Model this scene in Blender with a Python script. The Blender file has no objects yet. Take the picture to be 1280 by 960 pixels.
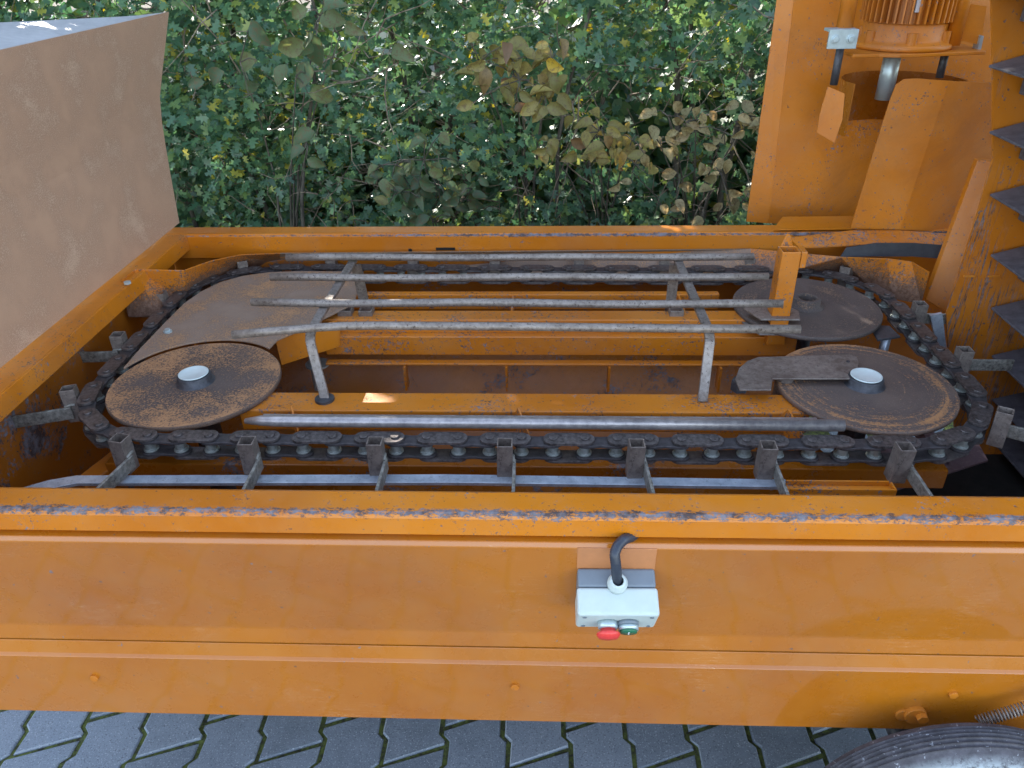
import bpy, math, random
import numpy as np
from mathutils import Vector, Matrix
R = math.radians
random.seed(4); rng = np.random.default_rng(7)
sc = bpy.context.scene; col = sc.collection

# ------------------------------------------------------------------ camera
CX, CY, CZ = -0.0228, -1.5247, 1.7644
FPX = 959.2; PITCH, YAW, ROLL = R(30.736), R(-2.599), R(-1.096)
fw = Vector((math.sin(YAW)*math.cos(PITCH), math.cos(YAW)*math.cos(PITCH), -math.sin(PITCH)))
rt0 = Vector((math.cos(YAW), -math.sin(YAW), 0)); up0 = rt0.cross(fw)
rt = rt0*math.cos(ROLL)+up0*math.sin(ROLL); up = -rt0*math.sin(ROLL)+up0*math.cos(ROLL)
cam = bpy.data.cameras.new('camera'); camo = bpy.data.objects.new('camera', cam); col.objects.link(camo)
m = Matrix((rt, up, -fw)).transposed().to_4x4(); m.translation = (CX, CY, CZ); camo.matrix_world = m
cam.sensor_width = 36; cam.lens = FPX/1280*36; cam.clip_start = .02; cam.clip_end = 500
sc.camera = camo
# ------------------------------------------------------------------ light
SUN_EL, SUN_AZ = R(31), R(-28)          # azimuth from +Y towards +X
w = bpy.data.worlds.new('World'); sc.world = w; w.use_nodes = True
nt = w.node_tree; sky = nt.nodes.new('ShaderNodeTexSky'); sky.sky_type = 'NISHITA'; sky.sun_disc = False
sky.sun_elevation = SUN_EL; sky.sun_rotation = SUN_AZ; sky.air_density = 1.0; sky.dust_density = .4; sky.ozone_density = 1.0
hsv = nt.nodes.new('ShaderNodeHueSaturation'); hsv.inputs['Saturation'].default_value = .72; nt.links.new(sky.outputs[0], hsv.inputs['Color'])
nt.links.new(hsv.outputs[0], nt.nodes['Background'].inputs[0]); nt.nodes['Background'].inputs[1].default_value = 0.15
sl = bpy.data.lights.new('sun', 'SUN'); sl.energy = 3.0; sl.angle = R(.53); sl.color = (1, .93, .82)
slo = bpy.data.objects.new('sun', sl); col.objects.link(slo)
sd = Vector((math.sin(SUN_AZ)*math.cos(SUN_EL), math.cos(SUN_AZ)*math.cos(SUN_EL), math.sin(SUN_EL)))
slo.rotation_euler = sd.to_track_quat('Z', 'Y').to_euler()
vs = sc.view_settings; vs.view_transform = 'Standard'; vs.look = 'None'; vs.gamma = 1; vs.use_curve_mapping = False
vs.exposure = 2.3
sc.cycles.max_bounces = 6; sc.cycles.transparent_max_bounces = 4; sc.cycles.sample_clamp_indirect = 4

# ------------------------------------------------------------------ helpers
def at(px, py, ax, val):
    d = fw + rt*((px-640)/FPX) - up*((py-480)/FPX)
    c = Vector((CX, CY, CZ)); return c + d*((val-c[ax])/d[ax])
AX = {'x': 0, 'y': 1, 'z': 2}
def pts(lst, ax, val): return [at(a, b, AX[ax], val) for a, b in lst]

class MB:
    def __init__(s): s.v = []; s.f = []; s.sm = []; s.m2 = 10**9
    def add(s, vs_, fs_, smooth=False):
        o = len(s.v); s.v += [tuple(v) for v in vs_]
        s.f += [tuple(i+o for i in f) for f in fs_]; s.sm += [smooth]*len(fs_); return s
    def box(s, x0, x1, y0, y1, z0, z1):
        v = [(x, y, z) for z in (z0, z1) for y in (y0, y1) for x in (x0, x1)]
        return s.add(v, [(0,2,3,1),(4,5,7,6),(0,1,5,4),(2,6,7,3),(0,4,6,2),(1,3,7,5)])
    def bar(s, a, b, wd, ht, upv=(0,0,1)):      # rectangular bar from a to b
        a, b = Vector(a), Vector(b); d = (b-a).normalized(); u = Vector(upv)
        sx = d.cross(u).normalized(); u = sx.cross(d)
        v = []
        for p in (a, b):
            for i, j in ((-1,-1),(1,-1),(1,1),(-1,1)): v.append(p+sx*(i*wd/2)+u*(j*ht/2))
        return s.add(v, [(0,1,2,3),(7,6,5,4),(0,4,5,1),(1,5,6,2),(2,6,7,3),(3,7,4,0)])
    def tube(s, P, r, n=12, cap=True, sm=True):
        P = [Vector(p) for p in P]; rs = r if isinstance(r, (list, tuple)) else [r]*len(P); v = []; f = []
        t = (P[1]-P[0]).normalized(); ref = Vector((0,0,1)) if abs(t.z) < .9 else Vector((1,0,0))
        a = t.cross(ref).normalized()
        for i, p in enumerate(P):
            t = ((P[min(i+1, len(P)-1)]-P[max(i-1, 0)])).normalized()
            a = (a - t*a.dot(t)).normalized(); b = t.cross(a)
            for k in range(n):
                q = 2*math.pi*k/n; v.append(p+(a*math.cos(q)+b*math.sin(q))*rs[i])
        for i in range(len(P)-1):
            for k in range(n): f.append((i*n+k, i*n+(k+1)%n, (i+1)*n+(k+1)%n, (i+1)*n+k))
        s.add(v, f, sm)
        if cap:
            o = len(s.v)-len(v); s.f += [tuple(o+k for k in range(n))[::-1], tuple(o+(len(P)-1)*n+k for k in range(n))]; s.sm += [False]*2
        return s
    def prism(s, poly, z0, z1):                # 2D polygon extruded in z
        n = len(poly); v = [(p[0], p[1], z0) for p in poly]+[(p[0], p[1], z1) for p in poly]
        return s.add(v, [tuple(range(n))[::-1], tuple(range(n, 2*n))]+[(i, (i+1) % n, n+(i+1) % n, n+i) for i in range(n)])
    def slab(s, poly, off):                    # 3D polygon extruded by a vector
        off = Vector(off); n = len(poly); v = [Vector(p) for p in poly]+[Vector(p)+off for p in poly]
        return s.add(v, [tuple(range(n))[::-1], tuple(range(n, 2*n))]+[(i, (i+1) % n, n+(i+1) % n, n+i) for i in range(n)])
    def strip(s, A, B, off):                   # ruled sheet between two polylines, with thickness
        off = Vector(off); n = len(A); A = [Vector(p) for p in A]; B = [Vector(p) for p in B]
        v = A+B+[p+off for p in A]+[p+off for p in B]; f = []
        for i in range(n-1):
            f += [(i, i+1, n+i+1, n+i), (2*n+i, 3*n+i, 3*n+i+1, 2*n+i+1), (i, 2*n+i, 2*n+i+1, i+1), (n+i, n+i+1, 3*n+i+1, 3*n+i)]
        f += [(0, n, 3*n, 2*n), (n-1, 3*n-1, 4*n-1, 2*n-1)]
        return s.add(v, f)
    def lathe(s, prof, c, axis='z', n=48, sm=True):   # prof: (r, h)
        v = []; f = []; m_ = len(prof)
        for r, h in prof:
            for k in range(n):
                q = 2*math.pi*k/n; x, y = r*math.cos(q), r*math.sin(q)
                v.append((c[0]+x, c[1]+y, c[2]+h) if axis == 'z' else (c[0]+x, c[1]+h, c[2]+y))
        for i in range(m_-1):
            for k in range(n): f.append((i*n+k, i*n+(k+1)%n, (i+1)*n+(k+1)%n, (i+1)*n+k))
        return s.add(v, f, sm)
    def cyl(s, c, r, h, axis='z', n=32, bev=.0):
        if bev: return s.lathe([(0.0001, 0), (r, 0), (r, h-bev), (r-bev, h), (0.0001, h)], c, axis, n, False)
        return s.lathe([(0.0001, 0), (r, 0), (r, h), (0.0001, h)], c, axis, n, False)
    def build(s, name, mat, parent=None, bevel=0, loc=None, segs=2, mat2=None):
        me = bpy.data.meshes.new(name); me.from_pydata(s.v, [], s.f); me.materials.append(mat)
        me.polygons.foreach_set('use_smooth', s.sm)
        if mat2:
            me.materials.append(mat2); me.polygons.foreach_set('material_index', [int(i >= s.m2) for i in range(len(s.f))])
        import bmesh
        b = bmesh.new(); b.from_mesh(me); bmesh.ops.recalc_face_normals(b, faces=b.faces); b.to_mesh(me); b.free()
        me.update()
        o = bpy.data.objects.new(name, me); col.objects.link(o)
        if parent: o.parent = parent
        if loc: o.location = loc
        if bevel:
            md = o.modifiers.new('bevel', 'BEVEL'); md.width = bevel; md.segments = segs; md.limit_method = 'ANGLE'; md.angle_limit = R(35)
            md.harden_normals = False
        return o
def empty(name, parent=None, loc=(0,0,0)):
    o = bpy.data.objects.new(name, None); o.empty_display_size = .1; col.objects.link(o); o.location = loc
    if parent: o.parent = parent
    return o
def tag(o, label=None, cat=None, group=None, kind=None):
    for k, v in (('label', label), ('category', cat), ('group', group), ('kind', kind)):
        if v: o[k] = v
    return o
def hexbolt(mb, c, r, h, axis='y'):
    mb.lathe([(0.0001, 0), (r*1.45, 0), (r*1.45, -h*.25), (0.0001, -h*.25)], c, axis, 20, False)
    mb.lathe([(0.0001, -h*.25), (r, -h*.25), (r, -h), (0.0001, -h)], c, axis, 6, False)

def plane_pts(ref, lst):
    # points of one flat sheet: ref = three (px, py, y) corners that fix its plane
    a, b, c = [at(px, py, 1, y) for px, py, y in ref]; nn = (b-a).cross(c-a); o = Vector((CX, CY, CZ)); out = []
    for px, py in lst:
        d = fw + rt*((px-640)/FPX) - up*((py-480)/FPX); out.append(o+d*((a-o).dot(nn)/d.dot(nn)))
    return out
# ------------------------------------------------------------------ materials
class N:
    def __init__(s, name):
        s.m = bpy.data.materials.new(name); s.m.use_nodes = True; s.t = s.m.node_tree; s.b = s.t.nodes['Principled BSDF']
        s.tc = s.t.nodes.new('ShaderNodeTexCoord'); s.P = s.tc.outputs['Object']
    def n(s, typ, **k):
        x = s.t.nodes.new(typ)
        for a, v in k.items(): setattr(x, a, v)
        return x
    def set(s, sock, v):
        if isinstance(v, bpy.types.NodeSocket): s.t.links.new(v, sock)
        else:
            if hasattr(sock, 'default_value') and isinstance(v, tuple) and len(v) == 3 and len(sock.default_value) == 4: v = v+(1,)
            sock.default_value = v
    def noise(s, scale, detail=4, rough=.6, vec=None, dist=0, stretch=None):
        x = s.n('ShaderNodeTexNoise'); x.inputs['Scale'].default_value = scale; x.inputs['Detail'].default_value = detail
        x.inputs['Roughness'].default_value = rough; x.inputs['Distortion'].default_value = dist
        v = vec or s.P
        if stretch:
            mp = s.n('ShaderNodeMapping'); s.set(mp.inputs[0], v); mp.inputs['Scale'].default_value = stretch; v = mp.outputs[0]
        s.set(x.inputs['Vector'], v); return x.outputs['Fac']
    def ramp(s, f, a, b, smooth=False):
        x = s.n('ShaderNodeMapRange'); x.interpolation_type = 'SMOOTHSTEP' if smooth else 'LINEAR'
        s.set(x.inputs[0], f); x.inputs[1].default_value = a; x.inputs[2].default_value = b; return x.outputs[0]
    def math(s, op, a, b=0.0, c=0.0):
        x = s.n('ShaderNodeMath', operation=op); s.set(x.inputs[0], a); s.set(x.inputs[1], b); s.set(x.inputs[2], c); return x.outputs[0]
    def mix(s, f, a, b):
        x = s.n('ShaderNodeMix', data_type='RGBA'); s.set(x.inputs[0], f); s.set(x.inputs[6], a); s.set(x.inputs[7], b); return x.outputs[2]
    def mixf(s, f, a, b):
        x = s.n('ShaderNodeMix', data_type='FLOAT'); s.set(x.inputs[0], f); s.set(x.inputs[2], a); s.set(x.inputs[3], b); return x.outputs[0]
    def sep(s, v=None):
        x = s.n('ShaderNodeSeparateXYZ'); s.set(x.inputs[0], v or s.P); return x.outputs
    def bump(s, h, strength=.3, dist=.002):
        x = s.n('ShaderNodeBump'); x.inputs['Strength'].default_value = strength; x.inputs['Distance'].default_value = dist
        s.set(x.inputs['Height'], h); s.set(s.b.inputs['Normal'], x.outputs[0])
    def out(s, base, rough=.5, metal=0, spec=None, coat=0):
        s.set(s.b.inputs['Base Color'], base); s.set(s.b.inputs['Roughness'], rough); s.set(s.b.inputs['Metallic'], metal)
        if spec is not None: s.b.inputs['Specular IOR Level'].default_value = spec
        if coat: s.b.inputs['Coat Weight'].default_value = coat; s.b.inputs['Coat Roughness'].default_value = .06
        return s.m

OR = (.58, .183, .007); OR2 = (.48, .138, .006); OR3 = (.62, .225, .026)
STEEL = (.13, .12, .125); RUST = (.11, .055, .035)
def paint(name, chips=.0, dirt=.0, rough=.3, line=None, patches=0.0, speck=.3, scratches=.0, seed=0.0, cracks=0, bias=(0, 1, 0), tone=1.0, coat=0, zd=None, bstr=.22):
    k = N(name)
    mp = k.n('ShaderNodeMapping'); k.set(mp.inputs[0], k.P); mp.inputs['Location'].default_value = (seed, seed*.7, 0); v = mp.outputs[0]
    big = k.noise(2.2, 3, .5, v); mid = k.noise(14, 5, .65, v)
    c = k.mix(k.ramp(big, .35, .65, True), OR2, OR)
    c = k.mix(k.math('MULTIPLY', k.ramp(mid, .5, .8), .35), c, OR3)
    # dusty film
    c = k.mix(k.math('MULTIPLY', k.ramp(k.noise(6, 6, .7, v), .45, .75), .22), c, (.42, .26, .14))
    if dirt: c = k.mix(k.math('MULTIPLY', k.ramp(k.noise(3.5, 7, .75, v, .6), .60-.25*dirt, .72), .75*dirt), c, (.17, .065, .03))
    # specks
    sp = k.ramp(k.noise(95, 2, .5, v), .735-.05*speck, .76-.05*speck)
    mask = k.math('MULTIPLY', sp, .8)
    if chips:
        ch = k.ramp(k.math('ADD', k.noise(125, 4, .8, v), k.math('MULTIPLY', k.math('SUBTRACT', k.noise(7, 3, .6, v), .5), .45)), .70-.14*chips, .72-.14*chips)
        mask = k.math('MAXIMUM', mask, ch)
    if patches:
        pa = k.ramp(k.math('ADD', k.math('MULTIPLY', k.noise(5.5, 6, .7, v, .5), .62), k.math('MULTIPLY', k.noise(120, 4, .8, v), .38)), .62-.1*patches, .65-.1*patches)
        mask = k.math('MAXIMUM', mask, pa)
    if line:  # list of (axis 0/1/2, position, halfwidth, axis-density-scale)
        for (ax, pos, hw) in line:
            sp_ = k.sep(); dy_ = k.math('SUBTRACT', sp_[1], ax); dz_ = k.math('SUBTRACT', sp_[2], pos)
            d = k.math('SQRT', k.math('ADD', k.math('MULTIPLY', dy_, dy_), k.math('MULTIPLY', dz_, dz_)))
            nn = k.math('ADD', k.math('MULTIPLY', k.math('SUBTRACT', k.noise(190, 5, .85, v, 0, (.5, 1, 1)), .5), 1.5), .5); n2 = k.noise(2.2, 5, .65, v, 0, (1, .2, .2))
            q = k.math('ADD', nn, k.math('MULTIPLY', k.math('SUBTRACT', n2, .5), .9))
            q = k.math('ADD', k.math('SUBTRACT', q, k.math('MULTIPLY', k.math('DIVIDE', d, hw), .34)), k.math('MULTIPLY', k.ramp(sp_[0], bias[0], bias[1], True), bias[2]))
            mask = k.math('MAXIMUM', mask, k.ramp(q, .32, .40))
    if cracks:
        wv = k.noise(9, 6, .6, v, .4, (9, 9, .45)); cr = k.math('ABSOLUTE', k.math('SUBTRACT', wv, .5))
        gate = k.ramp(k.noise(3.5, 3, .5, v), .40, .55)
        mask = k.math('MAXIMUM', mask, k.math('MULTIPLY', k.ramp(cr, .030, .010), gate))
    if tone < 1: c = k.mix(1-tone, c, (.12, .035, .004))  # dark brown mix: puts the shade of front side and interior into the paint
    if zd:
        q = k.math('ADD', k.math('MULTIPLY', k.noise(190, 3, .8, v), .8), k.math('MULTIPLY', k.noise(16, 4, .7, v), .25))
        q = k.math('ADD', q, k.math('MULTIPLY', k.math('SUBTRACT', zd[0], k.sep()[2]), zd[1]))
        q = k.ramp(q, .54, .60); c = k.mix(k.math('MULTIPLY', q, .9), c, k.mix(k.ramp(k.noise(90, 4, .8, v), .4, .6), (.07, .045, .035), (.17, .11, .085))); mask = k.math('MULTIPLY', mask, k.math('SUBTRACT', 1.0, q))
    under = k.mix(k.ramp(k.noise(40, 4, .7, v), .4, .62), (.075, .05, .045), (.19, .18, .20))
    c = k.mix(mask, c, under)
    if scratches:
        s1 = k.noise(30, 2, .5, v, 0, (.5, 12, 12)); l = k.math('ABSOLUTE', k.math('SUBTRACT', s1, .5))
        g = k.ramp(k.noise(4, 3, .6, v), .55, .68)
        c = k.mix(k.math('MULTIPLY', k.math('MULTIPLY', k.ramp(l, .009, .002), g), .5*scratches), c, (.75, .5, .3))
    rg = k.math('ADD', k.mixf(mask, rough, .6), k.math('MULTIPLY', k.ramp(mid, .4, .8), .14))
    k.bump(k.math('ADD', k.math('MULTIPLY', mask, -.6), k.math('MULTIPLY', k.noise(3, 2, .5, v), 1.2)), bstr, .004)
    return k.out(c, rg, 0, .4, coat)

def rusty(name, base=(.16,.10,.075), paintc=(.50,.19,.05), amount=.5, scale=90, dark=(.055,.042,.04), centre=None, rough=.75, rings=0):
    k = N(name); v = k.P
    fine = k.noise(scale, 5, .8); mid = k.noise(9, 4, .6)
    c = k.mix(k.ramp(mid, .35, .65), dark, base)
    f2 = k.math('ADD', fine, k.math('MULTIPLY', k.math('SUBTRACT', mid, .5), -.6))
    if centre:
        x, y, z = k.sep()
        dx = k.math('SUBTRACT', x, centre[0]); dy = k.math('SUBTRACT', y, centre[1])
        r = k.math('SQRT', k.math('ADD', k.math('MULTIPLY', dx, dx), k.math('MULTIPLY', dy, dy)))
        f2 = k.math('ADD', f2, k.math('MULTIPLY', k.math('SUBTRACT', r, .13), centre[2]))
        if rings:
            cb = k.n('ShaderNodeCombineXYZ'); k.set(cb.inputs[0], k.math('MULTIPLY', r, 85)); k.set(cb.inputs[1], k.math('MULTIPLY', x, 3.0)); k.set(cb.inputs[2], k.math('MULTIPLY', y, 3.0))
            rn = k.noise(1.0, 5, .75, cb.outputs[0])
            f2 = k.math('ADD', f2, k.math('MULTIPLY', k.math('SUBTRACT', rn, .5), rings))
        edge = k.ramp(r, .1925, .1935)
    msk = k.ramp(f2, .62-.25*amount, .71-.25*amount)
    if centre: msk = k.math('MULTIPLY', msk, k.math('SUBTRACT', 1.0, k.math('MULTIPLY', edge, .8)))
    c = k.mix(k.math('MULTIPLY', msk, .85), c, paintc)
    c = k.mix(k.math('MULTIPLY', k.ramp(k.noise(scale*2.2, 3, .7), .58, .68), .5), c, (.30, .25, .22))
    h = k.math('ADD', k.math('MULTIPLY', fine, .6), msk)
    if rings: h = k.math('ADD', h, k.math('MULTIPLY', rn, 1.5))
    k.bump(h, .5, .0015)
    return k.out(c, rough, .0, .35)

def metal(name, a, b, scale=40, rough=.45, met=.6, specks=0, bmp=.25, sc2=(.04,.03,.03)):
    k = N(name); n1 = k.noise(scale, 5, .7); n2 = k.noise(7, 3, .6)
    c = k.mix(k.ramp(k.math('ADD', k.math('MULTIPLY', n1, .6), k.math('MULTIPLY', n2, .4)), .38, .62), a, b)
    if specks: c = k.mix(k.math('MULTIPLY', k.ramp(k.noise(150, 3, .7), .60, .64), specks), c, sc2)
    k.bump(n1, bmp, .0015)
    return k.out(c, k.mixf(n1, rough-.1, rough+.15), met)

def plain(name, c, rough=.5, met=0, bmp=0, var=.15):
    k = N(name); n1 = k.noise(30, 5, .7)
    cc = k.mix(k.ramp(n1, .3, .7), tuple(x*(1-var) for x in c), tuple(min(1, x*(1+var)) for x in c))
    if bmp: k.bump(k.noise(220, 2, .6), bmp, .001)
    return k.out(cc, rough, met)

M = {}
M['rail'] = paint('paint_rail', .35, .0, .32, [(-.568, .9495, .0095), (-.5135, .949, .0022)], speck=.5, bias=(.5, .0, .13))
M['rear_rail'] = paint('paint_rear_rail', .2, .1, .34, [(.760, .944, .0075)], speck=.5, seed=3, bias=(-.5, .3, .10))
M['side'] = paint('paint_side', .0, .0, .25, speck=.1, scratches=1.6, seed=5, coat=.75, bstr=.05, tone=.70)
M['beam'] = paint('paint_beam', .75, .0, .4, speck=1.2, seed=8)
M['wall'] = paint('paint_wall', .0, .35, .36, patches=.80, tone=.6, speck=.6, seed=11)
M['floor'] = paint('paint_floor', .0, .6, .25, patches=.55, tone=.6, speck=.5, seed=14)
M['guard'] = paint('paint_guard', .35, .5, .35, speck=.8, seed=17)
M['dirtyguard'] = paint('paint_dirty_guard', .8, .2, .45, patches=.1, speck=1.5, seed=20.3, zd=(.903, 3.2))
M['casing'] = paint('paint_casing', .3, .3, .42, speck=1.2, cracks=1, seed=23)
M['motor'] = paint('paint_motor', .3, .55, .4, speck=.5, seed=26)
M['disc_a'] = rusty('rusted_disc', (.12,.085,.07), (.50,.25,.11), .56, 210, (.06,.046,.042), (-.836, 0, .9))
M['disc_b'] = rusty('worn_disc', (.13,.092,.075), (.46,.22,.09), .24, 190, (.08,.06,.055), (.7086, 0, 1.3), .55, .9)
M['disc_c'] = rusty('dark_disc', (.11,.082,.07), (.30,.18,.11), .16, 180, (.07,.055,.05), (.70, .421, .4), .6, .5)
M['cover'] = rusty('rust_cover', (.29,.20,.145), (.52,.27,.12), .40, 240, (.21,.145,.11))
M['panel'] = rusty('rust_panel', (.47,.285,.185), (.58,.39,.27), .40, 330, (.41,.24,.155), None, .6)
M['chain'] = metal('chain_steel', (.05,.042,.04), (.21,.18,.17), 90, .42, .55, .4)
M['bush'] = metal('bushing_steel', (.20,.22,.20), (.42,.44,.40), 60, .4, .5, .3)
M['chain_in'] = metal('chain_inner_steel', (.045,.04,.042), (.12,.108,.11), 70, .5, .5, .3)
M['socket'] = metal('socket_steel', (.13,.10,.085), (.29,.24,.205), 70, .5, .4, .5)
M['blade'] = metal('blade_steel', (.08,.07,.06), (.38,.36,.31), 120, .5, .45, .4)
M['rod'] = metal('pitted_rod', (.14,.11,.09), (.31,.265,.235), 95, .45, .3, .95, .5, (.06,.04,.03))
M['flat'] = metal('bright_flat_bar', (.36,.41,.48), (.58,.63,.69), 45, .38, .55, .3)
M['guide'] = metal('guide_tube_steel', (.26,.235,.235), (.50,.45,.43), 60, .33, .6, .2)
M['zinc'] = metal('zinc', (.42,.50,.52), (.55,.64,.66), 30, .38, .6)
M['cap'] = metal('hub_cap_metal', (.60,.68,.66), (.74,.82,.80), 12, .38, .25, 0, .05)
M['dark'] = metal('dark_steel', (.035,.035,.04), (.10,.10,.11), 50, .5, .4)
M['galv'] = metal('galvanised', (.50,.495,.51), (.64,.63,.64), 60, .5, .4)
M['mauve'] = rusty('mauve_plate', (.24,.16,.17), (.30,.2,.2), .2, 80, (.17,.11,.12), None, .6)
M['rubber'] = plain('rubber', (.035,.037,.042), .7, 0, .3, .3)
M['flight'] = plain('flight_rubber', (.085,.08,.09), .5, 0, .5, .45)
M['belt'] = plain('belt_rubber', (.03,.03,.03), .8, 0, .3)
M['black'] = plain('matte_black', (.012,.01,.008), .95, 0, .5, .5)  # even near-black, for the rail openings and the pit plate
M['boxlight'] = plain('control_lid_plastic', (.50,.57,.55), .42, 0, .1, .05)
M['boxdark'] = plain('control_base_plastic', (.17,.20,.23), .45, 0, .1, .06)
M['red'] = plain('red_plastic', (.72,.05,.04), .35, 0, 0, .05)
M['green'] = plain('green_plastic', (.02,.14,.07), .35, 0, 0, .1)
M['white'] = plain('white_mark', (.8,.8,.8), .4, 0, 0, .02)
M['pinkpaint'] = plain('faded_paint', (.50,.20,.075), .45, 0, .1, .1)
M['conduit'] = plain('conduit_plastic', (.03,.036,.05), .4, 0, 0, .2)
def tyre_mat():
    k = N('tyre_rubber'); n1 = k.noise(35, 5, .75)
    c = k.mix(k.ramp(n1, .4, .7), (.045,.042,.05), (.10,.095,.11))
    c = k.mix(k.math('MULTIPLY', k.ramp(k.noise(120, 3, .7), .64, .68), .7), c, (.4,.42,.45))
    # dried pale mud on the sidewall shoulder (lower on the tyre)
    z = k.sep()[2]; x = k.sep()[0]; xx = k.math('SUBTRACT', x, WX)
    zz = k.math('SUBTRACT', z, WR); r = k.math('SQRT', k.math('ADD', k.math('MULTIPLY', xx, xx), k.math('MULTIPLY', zz, zz)))
    mk = k.math('MULTIPLY', k.ramp(r, WR-.012, WR-.03), k.ramp(k.noise(50, 5, .8), .38, .55))
    c = k.mix(mk, c, (.38,.42,.44)); k.bump(n1, .4, .002)
    return k.out(c, .75)
def paver_mat():
    k = N('concrete_paver'); g = k.n('ShaderNodeNewGeometry'); rnd = g.outputs['Random Per Island']
    c = k.mix(rnd, (.14,.165,.195), (.20,.23,.27))
    c = k.mix(k.math('MULTIPLY', k.ramp(k.noise(14, 6, .75), .4, .72), .45), c, (.28,.32,.37))
    c = k.mix(k.math('MULTIPLY', k.ramp(k.noise(260, 2, .6), .62, .66), .8), c, (.42,.45,.48))
    c = k.mix(k.math('MULTIPLY', k.ramp(k.noise(230, 2, .6), .40, .36), .6), c, (.06,.07,.09))
    k.bump(k.noise(250, 3, .7), .5, .0015); return k.out(c, .8)
def moss_mat():
    k = N('moss_joint'); c = k.mix(k.ramp(k.noise(60, 6, .8), .40, .58), (.05,.05,.03), (.15,.19,.04))
    k.bump(k.noise(150, 4, .8), 1, .004); return k.out(c, .95)
def soil_mat():
    k = N('soil'); c = k.mix(k.ramp(k.noise(8, 6, .8), .40, .62), (.03,.022,.014), (.09,.065,.035))
    k.bump(k.noise(40, 5, .8), 1, .02); return k.out(c, .95)
def leaf_mat(name, cols, trans=.35, rough=.45, spot=.35):
    k = N(name); g = k.n('ShaderNodeNewGeometry'); rnd = g.outputs['Random Per Island']
    cr = k.n('ShaderNodeValToRGB'); k.set(cr.inputs[0], rnd); e = cr.color_ramp.elements
    e[0].position = cols[0][0]; e[0].color = cols[0][1]+(1,); e[1].position = cols[-1][0]; e[1].color = cols[-1][1]+(1,)
    for p, c in cols[1:-1]: q = e.new(p); q.color = c+(1,)
    c = k.mix(k.math('MULTIPLY', k.ramp(k.noise(60, 4, .8), .48, .62), spot), cr.outputs[0], (.13,.085,.035))
    k.out(c, rough, 0, .5)
    tr = k.n('ShaderNodeBsdfTranslucent'); hs = k.n('ShaderNodeHueSaturation'); hs.inputs['Value'].default_value = 1.8; hs.inputs['Saturation'].default_value = 1.15
    hs.inputs['Hue'].default_value = .47
    k.set(hs.inputs['Color'], c); k.set(tr.inputs[0], hs.outputs[0])
    mx = k.n('ShaderNodeMixShader'); mx.inputs[0].default_value = trans
    k.t.links.new(k.b.outputs[0], mx.inputs[1]); k.t.links.new(tr.outputs[0], mx.inputs[2])
    k.t.links.new(mx.outputs[0], k.t.nodes['Material Output'].inputs[0]); return k.m
def bark_mat(name, a, b):
    k = N(name); c = k.mix(k.ramp(k.noise(25, 6, .75, None, 0, (1, 1, .25)), .4, .62), a, b)
    k.bump(k.noise(40, 5, .8, None, 0, (1, 1, .3)), .8, .004); return k.out(c, .85)

# ------------------------------------------------------------------ setting
g = MB(); g.add([(-150,-150,-.03),(150,-150,-.03),(150,150,-.03),(-150,150,-.03)], [(0,1,2,3)])
tag(g.build('ground', soil_mat()), kind='structure')
g = MB(); g.add([(-5,-3.6,-.006),(5,-3.6,-.006),(5,1.25,-.006),(-5,1.25,-.006)], [(0,1,2,3)])
tag(g.build('pavement_joints', moss_mat()), 'green moss growing in the joints between the grey paving blocks', kind='structure')
def pavers():
    mb = MB(); W = .156; L = .215; gap = .0125; xs = int(9.6/W)
    def bound(ph, y0, y1, side):
        # zigzag edge of a column, sampled between y0 and y1
        ys = [y0]; st = []
        n0 = math.floor((y0-ph)/L)-1
        for n in range(n0, n0+5):
            for t, o in ((.02, 0), (.10, 1), (.40, 1), (.48, 0)): st.append((ph+(n+t)*L, o))
        st.sort()
        def off(y):
            for (a, oa), (b, ob) in zip(st, st[1:]):
                if a <= y <= b: return (oa+(ob-oa)*(y-a)/(b-a+1e-9))*.017
            return 0
        ks = [y0]+[y for y, _ in st if y0+.003 < y < y1-.003]+[y1]
        return [(off(y), y) for y in ks]
    for i in range(xs):
        x0 = -4.8+i*W; sh = (i % 2)*L/2; slant = .056
        n = -int(3.5/L)
        y = -3.4+sh
        while y < 1.0:
            la = bound(0.02, y, y+L-gap, 0); lb = bound(0.02+.0, y+slant, y+slant+L-gap, 1)
            poly = [(x0+gap/2+o, yy) for o, yy in la]+[(x0+W-gap/2+o, yy) for o, yy in lb[::-1]]
            poly = poly[::-1]
            cx = sum(p[0] for p in poly)/len(poly); cy = sum(p[1] for p in poly)/len(poly)
            zt = random.uniform(-.0015, .0015); tx, ty = random.uniform(-.008, .008), random.uniform(-.008, .008)
            k = len(poly); ins = [(cx+(p[0]-cx)*.955, cy+(p[1]-cy)*.965) for p in poly]
            Z = lambda p, z: (p[0], p[1], z+zt+(p[0]-cx)*tx+(p[1]-cy)*ty)
            v = [Z(p, -.02) for p in poly]+[Z(p, -.0035) for p in poly]+[Z(p, 0) for p in ins]
            f = [(a, (a+1) % k, k+(a+1) % k, k+a) for a in range(k)]+[(k+a, k+(a+1) % k, 2*k+(a+1) % k, 2*k+a) for a in range(k)]+[tuple(range(2*k, 3*k))]
            mb.add(v, f); y += L
    return mb
tag(pavers().build('pavement', paver_mat()), kind='structure')

# ------------------------------------------------------------------ the machine
root = empty('crop_feeder_machine', None, (0, 0, 0))
tag(root, 'orange painted farm feeding hopper with chain conveyor, rusty discs and elevator at right', 'farm machine')

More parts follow.
